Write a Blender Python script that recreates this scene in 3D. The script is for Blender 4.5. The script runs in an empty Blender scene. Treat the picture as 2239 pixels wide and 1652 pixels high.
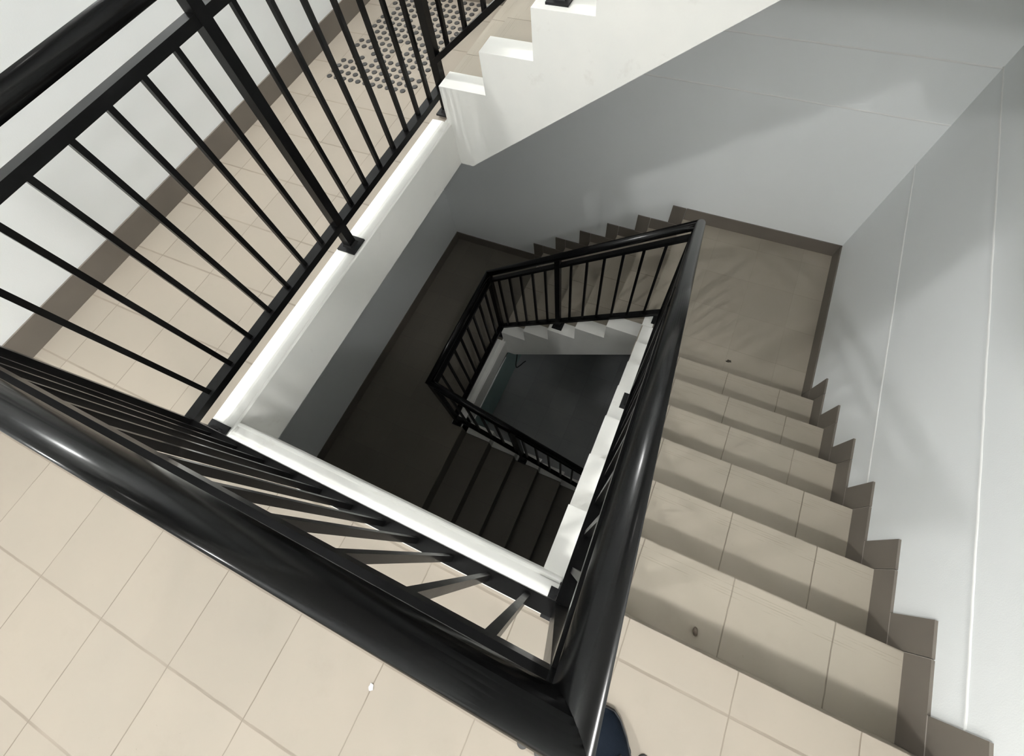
import bpy, bmesh, math, random
from mathutils import Vector, Matrix
random.seed(7)
S = bpy.context.scene
COL = S.collection

# ------------------------------------------------------------------ camera, world, exposure
Wpx, Hpx = 2239.0, 1652.0
F_PX, CXP, CYP = 880.194, 1138.513, 863.273
CAM = Vector((1.333932, 0.050685, 1.418187))
CR = [[0.908898, 0.4074109, -0.0889993], [-0.3482201, 0.858891, 0.3755649], [0.2294499, -0.3103588, 0.922513]]
cd = bpy.data.cameras.new('camera')
cam = bpy.data.objects.new('camera', cd); COL.objects.link(cam); S.camera = cam
cd.sensor_fit = 'HORIZONTAL'; cd.sensor_width = 36.0
cd.lens = F_PX / Wpx * 36.0
cd.shift_x = -(CXP - Wpx / 2) / Wpx
cd.shift_y = (CYP - Hpx / 2) / Wpx
cd.clip_start = 0.01
cam.matrix_world = Matrix.Translation(CAM) @ Matrix(CR).transposed().to_4x4()

w = bpy.data.worlds.new('world'); S.world = w; w.use_nodes = True
w.node_tree.nodes['Background'].inputs[0].default_value = (0.5, 0.55, 0.6, 1)
w.node_tree.nodes['Background'].inputs[1].default_value = 0.02
S.view_settings.view_transform = 'Standard'; S.view_settings.look = 'None'
S.view_settings.gamma = 1.0; S.view_settings.use_curve_mapping = False
S.view_settings.exposure = 0.17
LAMP_POWER = 640.0
LANDING_LAMP_POWER = 150.0
STAIR_LAMP_POWER = 175.0
SHAFT_FILL_POWER = 18.0  # strength of the added fill light high in the shaft
S.cycles.diffuse_bounces = 8; S.cycles.max_bounces = 12
LAMP_COLOR = (1.0, 1.0, 0.975)

# ------------------------------------------------------------------ dimensions (metres)
RI, GO = 0.18, 0.2612              # riser, going
WX, WY = 1.2926, 1.812             # clear well
XW, YW, XL = 2.4414, 2.923, -1.152 # right, far, left walls
YN = -2.6                         # near wall
CW = 0.12                          # kerb / string width
TS = 0.222                         # slab thickness
ZD, ZF, ZG = -7 * RI, -13 * RI, -19 * RI
ZC = 3.26                          # ceiling over the near landing
YL2 = 0.78                         # lower near flight: kerb outer face
RX, RNX, RY, RYF, RYL = -0.062, 1.387, -0.078, 1.89, 0.82   # railing centre lines

# ------------------------------------------------------------------ materials
def new_mat(name):
    m = bpy.data.materials.new(name); m.use_nodes = True
    nt = m.node_tree; b = nt.nodes['Principled BSDF']
    return m, nt, b
def N(nt, t, **k):
    n = nt.nodes.new(t)
    for a, v in k.items(): setattr(n, a, v)
    return n
def mth(nt, op, a, b=None, c=None):
    n = N(nt, 'ShaderNodeMath', operation=op)
    for i, v in enumerate((a, b, c)):
        if v is None: continue
        if isinstance(v, (int, float)): n.inputs[i].default_value = v
        else: nt.links.new(v, n.inputs[i])
    return n.outputs[0]
def mixc(nt, f, a, b):
    n = N(nt, 'ShaderNodeMix', data_type='RGBA')
    for s, v in ((n.inputs[0], f), (n.inputs[6], a), (n.inputs[7], b)):
        if isinstance(v, (int, float)): s.default_value = v
        elif isinstance(v, tuple): s.default_value = v + (1,) if len(v) == 3 else v
        else: nt.links.new(v, s)
    return n.outputs[2]
def noise(nt, vec, scale, detail=3, rough=.5):
    n = N(nt, 'ShaderNodeTexNoise'); n.inputs['Scale'].default_value = scale
    n.inputs['Detail'].default_value = detail; n.inputs['Roughness'].default_value = rough
    nt.links.new(vec, n.inputs['Vector']); return n.outputs[0]
def ramp(nt, v, lo, hi):
    n = N(nt, 'ShaderNodeMapRange'); n.inputs[1].default_value = lo; n.inputs[2].default_value = hi
    nt.links.new(v, n.inputs[0]); return n.outputs[0]
def bump(nt, b, h, strength, dist=.002):
    n = N(nt, 'ShaderNodeBump'); n.inputs['Strength'].default_value = strength
    n.inputs['Distance'].default_value = dist
    nt.links.new(h, n.inputs['Height']); nt.links.new(n.outputs[0], b.inputs['Normal'])

def plain(name, c1, c2, rough, nscale=3.0, bstr=0.0, bscale=200, spots=None):
    m, nt, b = new_mat(name)
    g = N(nt, 'ShaderNodeNewGeometry').outputs['Position']
    col = mixc(nt, ramp(nt, noise(nt, g, nscale, 4), .35, .65), c1, c2)
    if spots:
        f = ramp(nt, noise(nt, g, spots[1], 5, .65), spots[2], spots[3])
        col = mixc(nt, f, col, spots[0])
    nt.links.new(col, b.inputs['Base Color']); b.inputs['Roughness'].default_value = rough
    if bstr: bump(nt, b, noise(nt, g, bscale, 2), bstr)
    return m

def tile_mat(name, base, base2, grout, wu, wv, du=.5, dv=.5, lines=False, rough=.58):
    """UV in metres; x joints every PU, y joints every PV handled by the UV layout (1 unit = 1 tile)."""
    m, nt, b = new_mat(name)
    uv = N(nt, 'ShaderNodeUVMap').outputs[0]
    g = N(nt, 'ShaderNodeNewGeometry').outputs['Position']
    sp = N(nt, 'ShaderNodeSeparateXYZ'); nt.links.new(uv, sp.inputs[0])
    wob = mth(nt, 'MULTIPLY', mth(nt, 'SUBTRACT', noise(nt, g, 14, 2), .5), .012)
    def joint(s, wd):
        s = mth(nt, 'ADD', s, wob)
        f = mth(nt, 'ABSOLUTE', mth(nt, 'SUBTRACT', mth(nt, 'FRACT', mth(nt, 'ADD', s, .5)), .5))
        n = N(nt, 'ShaderNodeMapRange'); n.inputs[1].default_value = wd * .55; n.inputs[2].default_value = wd * 1.1
        n.inputs[3].default_value = 1; n.inputs[4].default_value = 0
        nt.links.new(f, n.inputs[0]); return n.outputs[0]
    ju, jv = joint(sp.outputs[0], wu), joint(sp.outputs[1], wv)
    fade = ramp(nt, noise(nt, g, 5, 2), .30, .55)
    fade2 = mth(nt, 'ADD', mth(nt, 'MULTIPLY', fade, .5), .5)
    ju = mth(nt, 'MULTIPLY', mth(nt, 'MULTIPLY', ju, du), fade2)
    jv = mth(nt, 'MULTIPLY', mth(nt, 'MULTIPLY', jv, dv), fade2)
    j = mth(nt, 'MAXIMUM', ju, jv)
    cell = N(nt, 'ShaderNodeVectorMath', operation='FLOOR'); nt.links.new(uv, cell.inputs[0])
    wn = N(nt, 'ShaderNodeTexWhiteNoise'); nt.links.new(cell.outputs[0], wn.inputs[0])
    col = mixc(nt, ramp(nt, noise(nt, g, 2.3, 5, .6), .3, .7), base, base2)
    hsv = N(nt, 'ShaderNodeHueSaturation'); nt.links.new(col, hsv.inputs['Color'])
    nt.links.new(mth(nt, 'ADD', mth(nt, 'MULTIPLY', wn.outputs[0], .08), .96), hsv.inputs['Value'])
    col = hsv.outputs[0]
    # faint grey smudges and specks
    col = mixc(nt, mth(nt, 'MULTIPLY', ramp(nt, noise(nt, g, 7, 6, .7), .56, .78), .22), col, tuple(x * .72 for x in base))
    col = mixc(nt, mth(nt, 'MULTIPLY', ramp(nt, noise(nt, g, 60, 3, .6), .72, .78), .5), col, tuple(x * .55 for x in base))
    h = mth(nt, 'SUBTRACT', 1.0, j)
    if lines:  # worn anti-slip ribs behind each nosing (second UV: distance from nosing, metres)
        uv2 = N(nt, 'ShaderNodeUVMap'); uv2.uv_map = 'nose'
        s2 = N(nt, 'ShaderNodeSeparateXYZ'); nt.links.new(uv2.outputs[0], s2.inputs[0])
        d = s2.outputs[1]
        band = mth(nt, 'MULTIPLY', mth(nt, 'GREATER_THAN', d, .022), mth(nt, 'LESS_THAN', d, .066))
        wv_ = mth(nt, 'SINE', mth(nt, 'MULTIPLY', d, 2 * math.pi / .0088))
        mp = N(nt, 'ShaderNodeMapping'); mp.inputs['Scale'].default_value = (7, 60, 1)
        nt.links.new(uv2.outputs[0], mp.inputs[0])
        worn = ramp(nt, noise(nt, mp.outputs[0], 1.0, 3, .6), .47, .62)
        ln = mth(nt, 'MULTIPLY', mth(nt, 'MULTIPLY', band, worn), ramp(nt, wv_, .35, .9))
        col = mixc(nt, mth(nt, 'MULTIPLY', ln, .42), col, tuple(x * .5 for x in base))
    col = mixc(nt, j, col, grout)
    nt.links.new(col, b.inputs['Base Color'])
    b.inputs['Roughness'].default_value = rough
    b.inputs['Specular IOR Level'].default_value = .25
    bump(nt, b, h, .35, .003)
    return m

PU, PV = .3205, .313
M = {}
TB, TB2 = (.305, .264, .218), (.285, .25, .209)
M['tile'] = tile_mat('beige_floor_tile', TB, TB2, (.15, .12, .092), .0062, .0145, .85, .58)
M['step_tile'] = tile_mat('beige_step_tile', (.345, .304, .25), (.32, .286, .237), (.13, .105, .085), .0075, .0075, .85, .7, lines=True)  # lighter than the same floor tile, brightening the treads through colour
M['landing_tile'] = tile_mat('beige_landing_tile', (.345, .304, .25), (.32, .286, .237), (.18, .17, .14), .006, .008, .25, .3)  # floor tile lightened to make up for weak light on the landing
M['lower_tile'] = tile_mat('shade_darkened_lower_tile', (.175, .155, .128), (.16, .143, .12), (.10, .085, .07), .006, .008, .3, .35)  # floor tile darkened: shade of the lower storey put into the colour
M['lower_step'] = tile_mat('shade_darkened_lower_step_tile', (.15, .135, .115), (.14, .126, .108), (.08, .07, .06), .0075, .0075, .4, .4, lines=True)  # step tile darkened the same way, shade of the well in its colour
M['dark_tile'] = tile_mat('grey_ground_tile', (.34, .345, .35), (.29, .30, .31), (.16, .16, .16), .008, .008, .35, .35)
M['skirting'] = plain('grey_brown_skirting_tile', (.155, .135, .113), (.135, .118, .100), .45, 4)
M['grout'] = plain('light_grout', (.42, .38, .34), (.36, .33, .30), .8)
M['wall'] = plain('white_wall_paint', (.81, .83, .835), (.785, .805, .81), .62, 1.2, .12, 260)
M['groove'] = plain('wall_joint_paint', (.80, .80, .79), (.76, .76, .75), .5)
M['concrete'] = plain('white_concrete_paint', (.80, .79, .755), (.765, .76, .73), .6, 5, .05, 120,
                      spots=((.66, .64, .60), 9, .62, .85))
M['soffit'] = plain('white_soffit_paint', (.82, .82, .81), (.80, .80, .79), .7, 2)
M['teal'] = plain('pale_teal_wall_paint', (.36, .50, .48), (.33, .46, .45), .6, 2)
def black(name, rough, coat, c=.012, spec=.10, crough=.11, amp=.12):
    m, nt, b = new_mat(name)
    g = N(nt, 'ShaderNodeNewGeometry').outputs['Position']
    col = mixc(nt, ramp(nt, noise(nt, g, 30, 4, .7), .45, .8), (c, c, c * 1.05), (c * 1.5, c * 1.5, c * 1.55))
    nt.links.new(col, b.inputs['Base Color']); b.inputs['Roughness'].default_value = rough
    b.inputs['Specular IOR Level'].default_value = spec
    b.inputs['Coat Weight'].default_value = coat; b.inputs['Coat Roughness'].default_value = crough
    r = mth(nt, 'ADD', mth(nt, 'MULTIPLY', noise(nt, g, 18, 4, .6), amp), rough - amp / 2)
    nt.links.new(r, b.inputs['Roughness'])
    return m
M['handrail'] = black('black_gloss_handrail_paint', .26, .34, .003, .06, .17, .03)
M['iron'] = black('black_satin_steel_paint', .32, .20, .003)
M['plate'] = black('black_base_plate_paint', .45, .1, .014)
M['stud'] = plain('dark_grey_rubber', (.045, .043, .041), (.035, .033, .032), .6, 40)
M['stud_side'] = plain('black_rubber_edge', (.02, .02, .02), (.015, .015, .015), .6, 40)
M['navy'] = plain('navy_shoe_canvas', (.004, .007, .012), (.006, .009, .015), .8, 20, .3, 600)
for _n in M['navy'].node_tree.nodes:
    if _n.type == 'BSDF_PRINCIPLED': _n.inputs['Specular IOR Level'].default_value = .08
M['sole'] = plain('dark_shoe_sole', (.012, .014, .018), (.016, .018, .022), .7, 20)
M['pebble'] = plain('brown_pebble', (.16, .125, .095), (.05, .04, .03), .4, 90)
M['chip'] = plain('white_plaster', (.85, .84, .82), (.8, .79, .77), .7, 50)
M['leaf'] = plain('dark_brown_crumb', (.035, .028, .02), (.05, .04, .03), .8, 80)
M['cable'] = plain('black_cable_and_slit_shade', (.01, .012, .012), (.015, .016, .016), .5, 50)
M['fixture'] = plain('white_enamelled_steel', (.8, .8, .8), (.78, .78, .78), .4, 3)
def emis(name, c, s):
    m, nt, b = new_mat(name)
    b.inputs['Base Color'].default_value = (.8, .8, .8, 1)
    b.inputs['Emission Color'].default_value = c + (1,); b.inputs['Emission Strength'].default_value = s
    return m
M['tube'] = emis('glowing_lamp_tube', LAMP_COLOR, LAMP_POWER)
M['tube2'] = emis('glowing_landing_lamp', LAMP_COLOR, LANDING_LAMP_POWER)
M['tube3'] = emis('glowing_stair_lamp', LAMP_COLOR, STAIR_LAMP_POWER)
M['globe'] = emis('added_shaft_fill_glow', (1.0, .97, .92), SHAFT_FILL_POWER)  # glow of the added shaft fill, no known fitting

# ------------------------------------------------------------------ helpers
def link(name, bm, mats, parent=None, smooth=False):
    bmesh.ops.recalc_face_normals(bm, faces=bm.faces)
    me = bpy.data.meshes.new(name); bm.to_mesh(me); bm.free()
    for m in (mats if isinstance(mats, (list, tuple)) else [mats]): me.materials.append(m)
    if smooth:
        for p in me.polygons: p.use_smooth = True
    o = bpy.data.objects.new(name, me); COL.objects.link(o)
    if parent: o.parent = parent
    return o
def tag(o, label=None, cat=None, group=None, kind=None):
    for k, v in (('label', label), ('category', cat), ('group', group), ('kind', kind)):
        if v: o[k] = v
    return o
def empty(name, label, cat, loc=(0, 0, 0), group=None):
    o = bpy.data.objects.new(name, None); COL.objects.link(o); o.location = loc
    o.empty_display_size = .1
    return tag(o, label, cat, group)
# every part is modelled in world coordinates; parented parts are shifted back by the parent's location
def part(name, bm, mats, parent, smooth=False, label=None):
    o = link(name, bm, mats, parent, smooth)
    off = Vector((0, 0, 0)); q = parent
    while q: off += q.location; q = q.parent
    for v in o.data.vertices: v.co -= off
    if label: o['label'] = label
    return o
def box(bm, x0, x1, y0, y1, z0, z1, mi=0):
    vs = [bm.verts.new((x, y, z)) for z in (z0, z1) for y in (y0, y1) for x in (x0, x1)]
    fs = []
    for q in ((0, 2, 3, 1), (4, 5, 7, 6), (0, 1, 5, 4), (2, 6, 7, 3), (0, 4, 6, 2), (1, 3, 7, 5)):
        f = bm.faces.new([vs[i] for i in q]); f.material_index = mi; fs.append(f)
    return fs
def bevel(bm, w, seg=2):
    es = [e for e in bm.edges if len(e.link_faces) == 2 and e.calc_face_angle(0) > .3]
    bmesh.ops.bevel(bm, geom=es, offset=w, segments=seg, affect='EDGES', clamp_overlap=True)
def prism(bm, poly, axis, a, b):
    """poly: list of (s,z); extruded along axis 'x' (s=y) or 'y' (s=x) from a to b."""
    def P(s, z, t): return (t, s, z) if axis == 'x' else (s, t, z)
    v0 = [bm.verts.new(P(s, z, a)) for s, z in poly]; v1 = [bm.verts.new(P(s, z, b)) for s, z in poly]
    bm.faces.new(v0); bm.faces.new(list(reversed(v1)))
    n = len(poly)
    for i in range(n):
        bm.faces.new((v0[i], v1[i], v1[(i + 1) % n], v0[(i + 1) % n]))
def set_uv(bm, fn, fn2=None):
    uv = bm.loops.layers.uv.new('UVMap')
    u2 = bm.loops.layers.uv.new('nose') if fn2 else None
    for f in bm.faces:
        f.normal_update()
        for l in f.loops:
            l[uv].uv = fn(l.vert.co, f.normal)
            if fn2: l[u2].uv = fn2(l.vert.co, f.normal)
def tile_uv(ox=-.0095, oy=-.445, pu=PU, pv=PV):
    return lambda c, n: ((c.x - ox) / pu, (c.y - oy) / pv) if abs(n.z) > .5 else \
        (((c.x - ox) / pu, .5) if abs(n.y) > .5 else (.5, (c.y - oy) / pv))

# ------------------------------------------------------------------ room shell
ZB, ZT = ZG - .3, 6.4
def wall(name, *b):
    bm = bmesh.new(); box(bm, *b); o = link(name, bm, M['wall']); o['kind'] = 'structure'; return o
wall('wall_left', XL - .2, XL, YN - .2, YW + .2, ZB, ZT)
wall('wall_right', XW, XW + .2, YN - .2, YW + .2, ZB, ZT)
wall('wall_far', XL, XW, YW, YW + .2, ZB, ZT)
wall('wall_near', XL, XW, YN - .2, YN, ZB, ZT)
bm = bmesh.new(); box(bm, XL, XW, YN, YW, 6.1, ZT)
tag(link('ceiling', bm, M['soffit']), kind='structure')
# raised paint joints between the wall panels
def wall_joint(i, x0, x1, y0, y1, z, wob=0.0):
    bm = bmesh.new()
    horiz_x = abs(x1 - x0) > abs(y1 - y0)
    n = 60; prev = None; h = .0042; d = .0045
    for k in range(n + 1):
        t = k / n; x = x0 + (x1 - x0) * t; y = y0 + (y1 - y0) * t
        zz = z + random.uniform(-.0012, .0012)
        o = (0, -d) if horiz_x else (-d, 0)
        ring = [bm.verts.new((x, y, zz - h)), bm.verts.new((x + o[0], y + o[1], zz)), bm.verts.new((x, y, zz + h))]
        if prev:
            for a in (0, 1): bm.faces.new((prev[a], ring[a], ring[a + 1], prev[a + 1]))
        prev = ring
    o = link('trim_%d' % i, bm, M['groove'], smooth=True); o['kind'] = 'structure'
wall_joint(1, XW, XW, .05, YW, .031)
wall_joint(2, XW, XW, .70, YW, -.485)
wall_joint(3, .2, XW, YW, YW, .027)
wall_joint(4, .2, XW, YW, YW, -.25)

NY = -.017                                  # nosing line at the head of the right flight
def slab(name, x0, x1, y0, y1, z, uvf, th=TS, tile='tile', under='soffit'):
    """tiled floor plate: top faces tiled, sides and soffit painted"""
    bm = bmesh.new(); fs = box(bm, x0, x1, y0, y1, z - th, z)
    bm.normal_update()
    for f in bm.faces:
        c_ = f.calc_center_median()
        if c_.z < z - th + 1e-4: f.material_index = 1
    bm.normal_update(); set_uv(bm, uvf)
    o = link(name, bm, [M[tile], M[under]]); o['kind'] = 'structure'; return o
UN = tile_uv(oy=-.445, pv=.3125); UL = tile_uv(oy=.228)
slab('floor', XL, XW, YN, -CW, 0, UN)
slab('floor', XL, -CW, -CW, YW, 0, UL)
slab('floor', WX + CW, XW, -CW, NY, 0, tile_uv(oy=-.1305))
slab('floor', 1.284, XW, 1.55, YW, ZD, tile_uv(oy=1.53), tile='landing_tile')
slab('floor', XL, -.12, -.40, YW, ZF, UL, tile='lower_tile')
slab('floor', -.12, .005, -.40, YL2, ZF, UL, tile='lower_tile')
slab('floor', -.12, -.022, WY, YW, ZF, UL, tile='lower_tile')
slab('floor', -CW, -.022, WY, YW, 0, UL)
slab('floor', XL, XW, YN, YW, ZG, tile_uv(ox=.85, oy=1.03), th=.25, tile='dark_tile')
# the same floors one storey up: they carry the lamp and close the view upwards
slab('floor', XL, WX, YN, 0, ZC + TS, UN)
slab('floor', XL, 0, 0, YW, ZC + TS, UL)
slab('floor', 1.284, XW, 1.55, YW, 6 * RI, UL)
slab('floor', WX, XW, YN, NY, 13 * RI, UN)

# kerbs round the well
def kerb(i, kind, a, b, s0, s1, z0, z1=None, th=TS):
    """profile: flat cap with a soft lip on the well side. kind 'x': runs along x, 'y': along y.
    s0 = outer (floor) side coordinate, s1 = well side coordinate"""
    sg = 1 if s1 > s0 else -1; L = abs(s1 - s0)
    pr = [(0, -th), (0, .002), (.004, .014), (L * .55, .016), (L * .62, .013), (L - .016, .010), (L - .010, .0145),
          (L - .004, .0145), (L, .010), (L, -th)]
    poly = [(s0 + sg * a_, z0 + z_) for a_, z_ in pr]
    bm = bmesh.new(); prism(bm, poly, 'x' if kind == 'x' else 'y', a, b)
    o = link('trim_%d' % i, bm, M['concrete']); o['kind'] = 'structure'; return o
kerb(5, 'y', -CW, WY, -CW, 0, 0)            # left edge of the landing above the well
kerb(6, 'x', 0, WX + .07, -CW, 0, 0)        # near edge
kerb(7, 'y', YL2, WY, -CW, 0, ZF)           # lower landing
bm = bmesh.new(); box(bm, -.0, .006, .79, WY - .07, ZF - TS - .012, ZF - TS + .012); bevel(bm, .004)
tag(link('trim_8', bm, M['wall']), kind='structure')

bm = bmesh.new()  # black sliver painting the shade of the slit under the lower landing
vs = [bm.verts.new(c) for c in ((.0005, 1.50, -2.528), (.0005, 1.795, -2.534), (.0005, 1.795, -2.556), (.0022, 1.50, -2.528), (.0022, 1.795, -2.534), (.0022, 1.795, -2.556))]
for q in ((0, 1, 2), (3, 5, 4), (0, 3, 4, 1), (1, 4, 5, 2), (2, 5, 3, 0)): bm.faces.new([vs[i] for i in q])
tag(link('trim_9', bm, M['cable']), kind='structure')

# skirtings on the walls
def skirting(name, *b):
    bm = bmesh.new(); box(bm, *b); tag(link(name, bm, M['skirting']), kind='structure')
skirting('baseboard_left', XL, XL + .009, YN, YW, 0, .107)
skirting('baseboard_near', XL, XW, YN, YN + .009, 0, .107)
skirting('baseboard_far', XL, -.137, YW - .009, YW, 0, .107)
skirting('baseboard_right', XW - .009, XW, YN, NY, 0, .107)
skirting('baseboard_landing_far', 1.284, XW, YW - .009, YW, ZD, ZD + .107)
skirting('baseboard_landing_right', XW - .009, XW, 1.665, YW, ZD, ZD + .107)
skirting('baseboard_lower_left', XL, XL + .009, -.4, YW, ZF, ZF + .107)
skirting('baseboard_lower_far', XL, -.137, YW - .009, YW, ZF, ZF + .107)
# teal wall of the ground floor under the lower landing
bm = bmesh.new(); box(bm, -.30, -.10, .2, YW, ZG, ZF - TS)
tag(link('wall_ground', bm, M['teal']), kind='structure')
bm = bmesh.new(); box(bm, XL, XW, -.60, -.40, ZG, ZF + 0.0)
tag(link('wall_ground_near', bm, M['wall']), kind='structure')

# ------------------------------------------------------------------ stair flights
def flight(label, axis, s0, z0, d, n, c0, c1, cs, wallside, sk=True, str_inner=0.0, xo=0.0, string_from=None, group=None, tile='step_tile'):
    """axis: 'x' or 'y' walking direction axis; going DOWN in direction d (+1/-1) from nosing s0 at level z0,
    n risers. c0..c1 = tread extent across (string side .. wall side). cs = well face of the string."""
    root_loc = (s0, c0, z0) if axis == 'x' else (c0, s0, z0)
    root = empty('stair_flight', label, 'stairs', root_loc)
    ex = 'x' if axis == 'y' else 'y'
    lo, hi = min(c0, c1), max(c0, c1)
    slope = RI / GO
    P = lambda k: s0 + d * GO * k
    # concrete waist under the treads
    top = []
    for k in range(n):
        top += [(P(k) - d * .006, z0 - k * RI - .022), (P(k) - d * .006, z0 - (k + 1) * RI - .022)]
    end = P(n - 1) + d * .012
    drop = TS
    poly = [(P(0) - d * .08, z0 - .022)] + top + [(end + d * .05, z0 - n * RI - .022), (end + d * .05, z0 - n * RI - drop),
            (P(0) - d * .08 + 0, z0 - drop - .0)]
    # sloping soffit
    sx0 = P(0) - d * .08
    poly = [(sx0, z0 - .022)] + top + [(P(n - 1) + d * .075, z0 - n * RI - .022), (P(n - 1) + d * .075, z0 - n * RI - drop + .02),
            (P(n - 1) - d * .08, z0 - n * RI - drop), (sx0, z0 - n * RI - drop + slope * GO * (n - 1))]
    bm = bmesh.new(); prism(bm, poly, ex, lo, hi); part('waist_slab', bm, M['soffit'], root)
    # tiled steps: riser tile + tread tile with rounded nosing, one mesh per step
    for k in range(n):
        zt = z0 - (k + 1) * RI
        bm = bmesh.new()
        a, b = P(k) - d * .008, P(k) + d * (.001 if k == 0 else -.0005)          # riser tile
        box(bm, *( (min(a, b), max(a, b), lo, hi) if axis == 'x' else (lo, hi, min(a, b), max(a, b)) ), zt, z0 - k * RI - .011)
        if k < n - 1:
            a, b = P(k) - d * .004, P(k + 1)
            nose = P(k + 1)
            f = box(bm, *( (min(a, b), max(a, b), lo, hi) if axis == 'x' else (lo, hi, min(a, b), max(a, b)) ), zt - .011, zt)
            es = [e for e in bm.edges if all(abs((v.co.x if axis == 'x' else v.co.y) - nose) < 1e-5 and abs(v.co.z - zt) < 1e-5 for v in e.verts)]
            bmesh.ops.bevel(bm, geom=es, offset=.003, segments=2, affect='EDGES')
        else: nose = P(k) + d * GO
        bm.normal_update()
        if axis == 'y':
            set_uv(bm, lambda c, nn: ((c.x + .0095) / PU, .5), lambda c, nn: (c.x, abs(c.y - nose) if nn.z > .5 else 1))
        else:
            set_uv(bm, lambda c, nn: ((c.y - .54) / PV, .5), lambda c, nn: (c.y, abs(c.x - nose) if nn.z > .5 else 1))
        part('step', bm, M[tile], root)
    # stepped string on the well side
    hc = .013
    top = []
    for k in range(n):
        top += [(P(k) - d * .0, z0 - k * RI + hc), (P(k) - d * .0, z0 - (k + 1) * RI + hc)]
    a0 = P(0) if string_from is None else string_from
    so = P(n - 1) - d * .10
    zb = z0 - n * RI - TS
    poly = ([(a0, z0 + hc)] if string_from is not None else []) + top + [(P(n - 1) + d * xo, z0 - n * RI + hc), (P(n - 1) + d * xo, zb), (so, zb), (a0, zb + slope * abs(so - a0))]
    # drop duplicate first point
    bm = bmesh.new(); s_out = c0
    prism(bm, poly, ex, cs, s_out); bevel(bm, .004, 2)
    part('stringer', bm, M['concrete'], root)
    # stepped skirting tiles on the wall side
    if sk:
        bm = bmesh.new(); wf = wallside; th = .009 if wallside < (lo + hi) / 2 else -.009
        gp = .002
        def tile(sa, sb, za, zb_):
            sa, sb = min(sa, sb) + gp, max(sa, sb) - gp
            za += gp; zb_ -= gp
            c_ = sorted((wf, wf + th))
            box(bm, *((sa, sb, c_[0], c_[1]) if axis == 'x' else (c_[0], c_[1], sa, sb)), za, zb_, 0)
        for k in range(n):
            zt = z0 - (k + 1) * RI
            tile(P(k), P(k) + d * .114, zt + .107, zt + RI + .107) if k or True else None
            if k < n - 1: tile(P(k), P(k + 1), zt, zt + .107)
            else: tile(P(k), P(k) + d * .114, zt, zt + .107)
        # light grout seen in the joints
        for k in range(n):
            zt = z0 - (k + 1) * RI
            c_ = sorted((wf, wf + th * .93))
            sa, sb = sorted((P(k) + d * .002, P(k) + d * .112))
            box(bm, *((sa, sb, c_[0], c_[1]) if axis == 'x' else (c_[0], c_[1], sa, sb)), zt, zt + RI + .102, 1)
            if k < n - 1:
                sa, sb = sorted((P(k) + d * .1, P(k + 1) - d * .0))
                box(bm, *((sa, sb, c_[0], c_[1]) if axis == 'x' else (c_[0], c_[1], sa, sb)), zt, zt + .102, 1)
        part('stepped_skirting', bm, [M['skirting'], M['grout']], root)
    return root

flight('tiled stair flight going down beside the right wall from the upper landing', 'y', NY, 0, 1, 7, WX + CW, XW - .002, WX, XW, xo=0.26)
flight('dim tiled stair flight going down along the far wall to the dark left landing', 'x', 1.284, ZD, -1, 6, WY + CW, YW - .002, WY, YW, xo=.02, string_from=1.36)
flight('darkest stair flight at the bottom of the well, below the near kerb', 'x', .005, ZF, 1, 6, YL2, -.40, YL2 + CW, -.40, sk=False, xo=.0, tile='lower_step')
flight('upper stair flight with bright white stepped side, rising from the studded pad', 'x', 1.284, 6 * RI, -1, 6, WY + CW, YW - .002, WY, YW, xo=.02, string_from=1.52)
flight('stair flight rising over the right hand stairs, out of frame', 'y', NY, 13 * RI, 1, 7, WX + CW, XW - .002, WX, XW, sk=False, xo=.02)

# ------------------------------------------------------------------ railings
def tube_segments(pts, r, seg=28):
    """mitred round tube along pts; returns one bmesh per segment"""
    pts = [Vector(p) for p in pts]; n = len(pts); out = []
    planes = []
    for i in range(n):
        if i == 0: nn = (pts[1] - pts[0]).normalized()
        elif i == n - 1: nn = (pts[-1] - pts[-2]).normalized()
        else: nn = ((pts[i] - pts[i - 1]).normalized() + (pts[i + 1] - pts[i]).normalized()).normalized()
        planes.append(nn)
    for i in range(n - 1):
        d = (pts[i + 1] - pts[i]).normalized()
        up = Vector((0, 0, 1)) if abs(d.z) < .9 else Vector((1, 0, 0))
        u = d.cross(up).normalized(); v = u.cross(d).normalized()
        bm = bmesh.new(); rings = []
        for j in (i, i + 1):
            ring = []
            for k in range(seg):
                a = 2 * math.pi * k / seg
                o = pts[j] + (u * math.cos(a) + v * math.sin(a)) * r
                t = (pts[j] - o).dot(planes[j]) / d.dot(planes[j])
                ring.append(bm.verts.new(o + d * t))
            rings.append(ring)
        for k in range(seg):
            bm.faces.new((rings[0][k], rings[0][(k + 1) % seg], rings[1][(k + 1) % seg], rings[1][k]))
        bm.faces.new(rings[0]); bm.faces.new(list(reversed(rings[1])))
        out.append(bm)
    return out
def smooth_sides(o):
    for p in o.data.polygons: p.use_smooth = len(p.vertices) == 4
def bar(bm, A, B, w, h):
    """bar from A to B (centre line, sloped in a vertical plane), vertical end faces"""
    A, B = Vector(A), Vector(B); d = B - A; hz = Vector((d.x, d.y, 0)).normalized(); s = Vector((-hz.y, hz.x, 0))
    vs = []
    for P_ in (A, B):
        for a, b in ((-1, -1), (1, -1), (1, 1), (-1, 1)):
            vs.append(bm.verts.new(P_ + s * (a * w / 2) + Vector((0, 0, b * h / 2))))
    for q in ((0, 1, 2, 3), (7, 6, 5, 4), (0, 4, 5, 1), (1, 5, 6, 2), (2, 6, 7, 3), (3, 7, 4, 0)):
        bm.faces.new([vs[i] for i in q])
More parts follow.
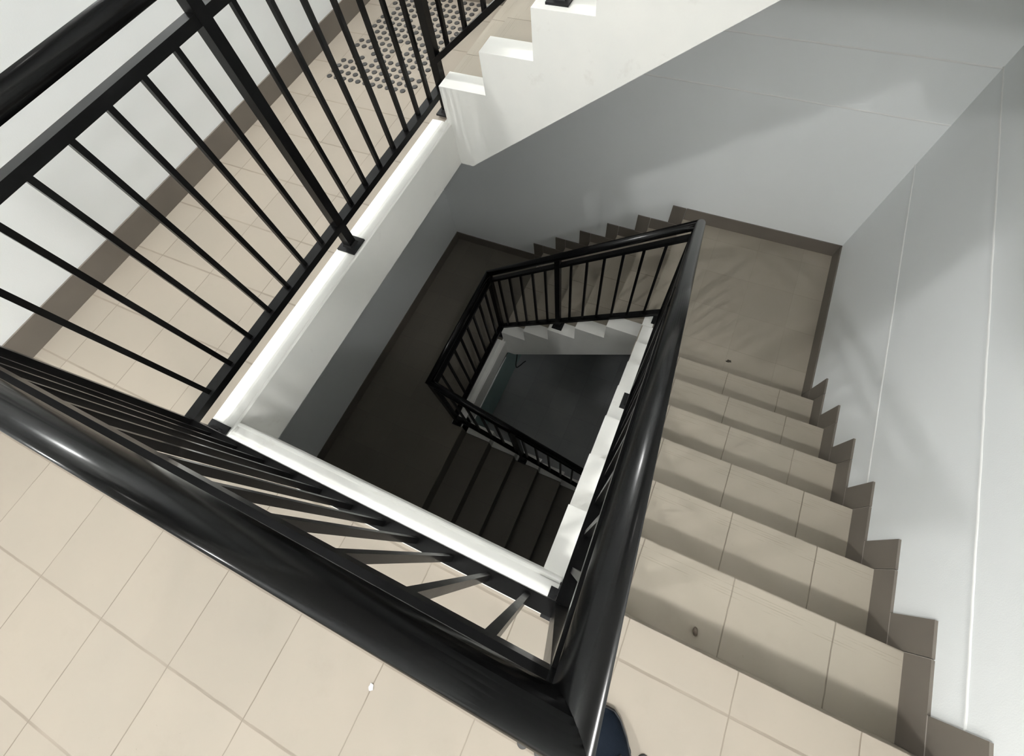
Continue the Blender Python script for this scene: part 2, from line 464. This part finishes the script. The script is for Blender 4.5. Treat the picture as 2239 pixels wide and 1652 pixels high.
def railing(label, A, B, hA, hB, posts, bals, base, hr, tr_off=-.092, br_off=-.8325, ext=(0, 0), lo=None):
    """A,B plan points (x,y); hA,hB handrail centre heights; posts/bals = parameters t along A->B;
    base(t) = level the posts stand on; hr = bmesh of the handrail"""
    A, B = Vector(A), Vector(B); L = (B - A).length; dr = (B - A).normalized()
    H = lambda t: hA + (hB - hA) * t
    at = lambda t: A + (B - A) * t
    root = empty('stair_railing', label, 'railing', (at(.5).x, at(.5).y, base(.5)))
    smooth_sides(part('handrail', hr, M['handrail'], root))
    for nm, off, hh in (('top_rail', tr_off, .026), ('bottom_rail', br_off, .028)):
        t0, t1 = (-ext[0] / L, 1 + ext[1] / L) if nm == 'bottom_rail' else (0, 1)
        p0, p1 = at(t0), at(t1); bm = bmesh.new()
        bar(bm, (p0.x, p0.y, H(t0) + off), (p1.x, p1.y, H(t1) + off), .038 if nm == 'top_rail' else .044, hh); bevel(bm, .002, 1)
        part(nm, bm, M['iron'], root)
    ang = math.atan2(dr.y, dr.x)
    for t in posts:
        p = at(t); z0 = base(t); z1 = H(t) - .012
        bm = bmesh.new(); box(bm, p.x - .0205, p.x + .0205, p.y - .0205, p.y + .0205, z0 + .006, z1); bevel(bm, .002, 1)
        po = part('post', bm, M['iron'], root)
        bm = bmesh.new(); box(bm, p.x - .047, p.x + .047, p.y - .047, p.y + .047, z0, z0 + .008); bevel(bm, .0025, 1)
        # weld collar round the foot of the post
        vb = []
        for z_, e in ((z0 + .008, .027), (z0 + .02, .021)):
            vb.append([bm.verts.new((p.x + sx * e, p.y + sy * e, z_)) for sx, sy in ((-1, -1), (1, -1), (1, 1), (-1, 1))])
        for k in range(4): bm.faces.new((vb[0][k], vb[0][(k + 1) % 4], vb[1][(k + 1) % 4], vb[1][k]))
        part('base_plate', bm, M['plate'], po)
    for t in bals:
        p = at(t); bm = bmesh.new()
        sl = abs(hB - hA) / L * .008
        box(bm, p.x - .0087, p.x + .0087, p.y - .0087, p.y + .0087, H(t) + br_off + .011 - sl, H(t) + tr_off - .011 + sl)
        bevel(bm, .0012, 1)
        part('baluster', bm, M['iron'], root)
    return root
HZ = .97; R_ = .026
ZDr = -.308; ZEr = -1.328
main = tube_segments([(RX, RYF, HZ), (RX, RY, HZ), (RNX + .008, RY, HZ), (RNX + .008, RYF, ZDr), (RX, RYF, ZEr), (RX, RYL, -1.36), (RNX, RYL, -1.36 - .689 * (RNX - RX))], R_)
step_lv = lambda s, s0, z0: z0 - RI * max(0, min(99, math.floor((s - s0) / GO) + 1)) if s > s0 else z0
KH = .0145
L1 = RYF - RY
railing('black railing along the left landing, between the white wall and the well', (RX, RYF), (RX, RY), HZ, HZ,
        [0, (RYF - .915) / L1, 1], [(RYF - y) / L1 for y in (.053, .178, .301, .428, .552, .673, .796, 1.031, 1.154, 1.278, 1.403, 1.527, 1.648, 1.767)],
        lambda t: KH, main[0])
L2 = RNX - RX
railing('black railing nearest the camera, running above the white kerb from left edge to lower middle', (RX, RY), (RNX, RY), HZ, HZ,
        [1], [(.052 + .1233 * i - RX) / L2 for i in range(11)], lambda t: KH, main[1])
L3 = RYF - RY
railing('black railing sloping down beside the right stair flight', (RNX, RY), (RNX, RYF), HZ, ZDr,
        [(.95 - RY) / L3], [(RY + .115 + .1215 * i - RY) / L3 for i in range(15) if abs(RY + .115 + .1215 * i - .95) > .05],
        lambda t: step_lv(RY + t * L3, NY, 0) + .013, main[2])
bx = lambda q: (RNX - q) / L2
railing('small black railing descending leftward along the far side of the well', (RNX, RYF), (RX, RYF), ZDr, ZEr,
        [0, bx(.575), 1], [bx(q) for q in (.03, .14, .25, .36, .47, .68, .795, .912, 1.03, 1.148, 1.265)],
        lambda t: {0: ZD, 1: ZF}.get(round(t, 3), ZD - 3 * RI) + .013, main[3])
L5 = RYF - RYL
railing('short black railing at the edge of the dark lower left landing', (RX, RYF), (RX, RYL), ZEr, -1.36,
        [1], [(RYF - (RYL + .125 + .1185 * i)) / L5 for i in range(8)], lambda t: ZF + KH, main[4])
railing('lowest black railing above the darkest stairs, crossing the bottom of the well', (RX, RYL), (RNX, RYL), -1.36, -1.36 - .689 * L2,
        [(.60 - RX) / L2, 1], [(.06 + .1215 * i - RX) / L2 for i in range(11) if abs(.06 + .1215 * i - .60) > .05],
        lambda t: ZF - RI * (math.floor((RX + t * L2 - .005) / GO) + 1) + .013, main[5])
up = tube_segments([(RX, RYF, 1.132 + .689 * RX), (RNX, RYF, 1.132 + .689 * RNX)], R_)
railing('black railing rising at the top edge of the photo above the bright stepped side', (RX, RYF), (RNX, RYF), 1.132 + .689 * RX, 1.132 + .689 * RNX,
        [(.595 - RX) / L2], [(q - RX) / L2 for q in (.028, .14, .25, .36, .475, .71, .83, .95, 1.07, 1.19, 1.3)],
        lambda t: 3 * RI + .013, up[0])

# ------------------------------------------------------------------ tactile studs
def stud_mesh():
    bm = bmesh.new(); n = 20; prof = [(.0165, 0, 1), (.0165, .0035, 1), (.0140, .0052, 0), (.0, .0054, 0)]
    rings = []
    for r, z, mi in prof[:-1]:
        rings.append([bm.verts.new((r * math.cos(2 * math.pi * k / n), r * math.sin(2 * math.pi * k / n), z)) for k in range(n)])
    for i in range(2):
        for k in range(n):
            f = bm.faces.new((rings[i][k], rings[i][(k + 1) % n], rings[i + 1][(k + 1) % n], rings[i + 1][k])); f.material_index = 1 if i == 0 else 0
    f = bm.faces.new(rings[2]); bm.faces.new(list(reversed(rings[0])))
    bmesh.ops.recalc_face_normals(bm, faces=bm.faces)
    me = bpy.data.meshes.new('tactile_stud'); bm.to_mesh(me); bm.free()
    me.materials.append(M['stud']); me.materials.append(M['stud_side']); return me
SM = stud_mesh()
def stud(x, y, label, group):
    o = bpy.data.objects.new('tactile_stud', SM); COL.objects.link(o); o.location = (x, y, 0)
    tag(o, label, 'tactile stud', group)
miss = {(0, 4), (0, 5), (0, 8), (0, 9), (0, 13), (0, 14), (1, 5), (3, 4), (6, 7), (6, 5), (5, 12), (10, 3), (8, 17), (2, 5), (11, 0)}
for i in range(12):
    for j in range(18):
        if (i, j) in miss: continue
        stud(-.945 + .0525 * i, 1.99 + .0525 * j, 'round dark grey tactile stud in the pad on the left landing, before the rising stairs', 'tactile studs on the left landing')
for i in range(19):
    for j in range(3):
        x, y = 1.419 + .0525 * i, -.33 - .0525 * j
        if i < 4 and j < 2 and i > 1: continue
        if 1.53 < x < 1.66: continue
        stud(x, y, 'round dark grey tactile stud at the bottom edge, before the descending stairs', 'tactile studs at the head of the right stairs')

# ------------------------------------------------------------------ small things
def blob(name, loc, rx, ry, rz, mat, label, cat, rough=.25, rot=0, squash=1):
    bm = bmesh.new(); bmesh.ops.create_icosphere(bm, subdivisions=3, radius=1)
    for v in bm.verts:
        k = 1 + rough * (math.sin(v.co.x * 5.1 + v.co.y * 3.3) * .3 + math.sin(v.co.z * 4.7 + v.co.x * 2.2) * .3)
        v.co = Vector((v.co.x * rx * k, v.co.y * ry * k, max(v.co.z * rz * k, -rz * .8) + rz * .8))
    bmesh.ops.rotate(bm, verts=bm.verts, matrix=Matrix.Rotation(rot, 3, 'Z'))
    o = link(name, bm, mat, smooth=True); o.location = loc; tag(o, label, cat); return o
blob('pebble', (1.831, .028, -RI), .0085, .014, .009, M['pebble'], 'small brown oval pebble on the first shaded step down', 'pebble', .2, .2)
blob('plaster_chip', (.950, -.514, 0), .0065, .009, .003, M['chip'], 'tiny white chip lying on a tile joint of the near floor', 'debris', .6, .4)
blob('crumb', (1.936, 1.745, ZD), .016, .009, .003, M['leaf'], 'dark crumb on the dim landing at the foot of the right stairs', 'debris', .8, .3)

# shoe of the person taking the photograph, toe showing under the rail corner
def shoe(x, y, rot):
    root = empty('shoe', 'toe of a dark navy shoe at the bottom edge, under the railing corner', 'shoe', (x, y, 0))
    secs = [(.0, .012, .020), (-.012, .030, .034), (-.035, .041, .044), (-.075, .047, .054), (-.12, .046, .068), (-.165, .040, .085), (-.21, .037, .095), (-.25, .036, .09), (-.275, .026, .075)]
    bm = bmesh.new(); prev = None; n = 20
    for s, hw, h in secs:
        ring = []
        for k in range(n):
            a = 2 * math.pi * k / n
            ring.append(bm.verts.new((hw * math.cos(a), s, .022 + max(math.sin(a), -.35) * (h - .022))))
        if prev:
            for k in range(n): bm.faces.new((prev[k], prev[(k + 1) % n], ring[(k + 1) % n], ring[k]))
        else: bm.faces.new(ring)
        prev = ring
    bm.faces.new(list(reversed(prev)))
    u = link('upper', bm, M['navy'], root, True)
    bm = bmesh.new(); n = 40; pl = []
    for s, hw, h in secs: pl.append((hw + .004, s))
    out = [(w_, s) for w_, s in pl] + [(-w_, s) for w_, s in reversed(pl)]
    out = [(.0, .006)] + out
    v0 = [bm.verts.new((a, b, 0)) for a, b in out]; v1 = [bm.verts.new((a, b, .02)) for a, b in out]
    bm.faces.new(v0); bm.faces.new(list(reversed(v1)))
    for k in range(len(out)): bm.faces.new((v0[k], v1[k], v1[(k + 1) % len(out)], v0[(k + 1) % len(out)]))
    bevel(bm, .004, 2); link('sole', bm, M['sole'], root)
    for k in range(4):
        bm = bmesh.new(); yy = -.095 - .02 * k; z = .064 + .008 * k
        for s in tube_segments([(-.022, yy, z - .006), (0, yy - .004, z + .004), (.022, yy, z - .006)], .003, 8):
            me = bpy.data.meshes.new('t'); s.to_mesh(me); s.free(); bm.from_mesh(me); bpy.data.meshes.remove(me)
        link('lace', bm, M['sole'], root, True)
    root.rotation_euler = (0, 0, rot)
shoe(1.590, -.262, .6)

# loop of cable hanging on the ground floor wall
ctl = [(-.096, 2.13, -3.16), (-.092, 2.09, -3.25), (-.088, 2.03, -3.33), (-.075, 2.01, -3.39), (-.05, 2.06, -3.408), (-.025, 2.12, -3.411), (-.005, 2.15, -3.411)]
pts = []
for k in range(len(ctl) - 1):
    p0, p1, p2, p3 = (Vector(ctl[max(0, min(len(ctl) - 1, k + q))]) for q in (-1, 0, 1, 2))
    for t in (0, .25, .5, .75):
        pts.append(.5 * (2 * p1 + (p2 - p0) * t + (2 * p0 - 5 * p1 + 4 * p2 - p3) * t * t + (3 * p1 - p0 - 3 * p2 + p3) * t ** 3))
pts.append(Vector(ctl[-1]))
bm = bmesh.new()
for s in tube_segments(pts, .007, 8):
    me = bpy.data.meshes.new('t'); s.to_mesh(me); s.free(); bm.from_mesh(me); bpy.data.meshes.remove(me)
tag(link('cable_loop', bm, M['cable'], smooth=True), 'loop of black cable at the foot of the teal wall deep in the well', 'cable')

# ------------------------------------------------------------------ lamps
def bulkhead(x, y, z, r, h, mat, label):
    root = empty('ceiling_light', label, 'lamp', (x, y, z))
    bm = bmesh.new(); bmesh.ops.create_cone(bm, cap_ends=True, segments=40, radius1=r * 1.12, radius2=r * 1.12, depth=.03)
    bmesh.ops.translate(bm, verts=bm.verts, vec=(x, y, z - .015)); bevel(bm, .004); part('backing_ring', bm, M['fixture'], root)
    bm = bmesh.new(); bmesh.ops.create_uvsphere(bm, u_segments=40, v_segments=20, radius=1)
    for v in bm.verts: v.co = Vector((x + v.co.x * r, y + v.co.y * r, z - .03 + (v.co.z * h if v.co.z < 0 else 0)))
    part('diffuser', bm, M[mat], root, True)
bulkhead(-.93, -1.80, ZC, .10, .09, 'tube', 'round opal light on the ceiling over the near landing')
bulkhead(1.90, -1.08, 13 * RI - TS, .13, .09, 'tube3', 'round opal light under the slab at the head of the right stairs')
# wall light on the left wall, on a short arm
root = empty('wall_light', 'opal light on a bracket on the left wall above the landing', 'lamp', (XL, 1.79, 2.42))
bm = bmesh.new(); box(bm, XL, XL + .02, 1.72, 1.86, 2.35, 2.49); bevel(bm, .004); part('wall_plate', bm, M['fixture'], root)
smooth_sides(part('arm', tube_segments([(XL + .015, 1.79, 2.46), (-.93, 1.79, 2.46)], .014, 16)[0], M['fixture'], root))
bm = bmesh.new(); bmesh.ops.create_uvsphere(bm, u_segments=40, v_segments=20, radius=.12)
bmesh.ops.translate(bm, verts=bm.verts, vec=(-.93, 1.79, 2.36)); part('globe', bm, M['tube2'], root, True)
bulkhead(.65, .9, 6.1, .21, .09, 'globe', 'added fill light, unseen, at the top of the stair shaft')  # added out of view to soften shade on kerbs, strings and lower floors
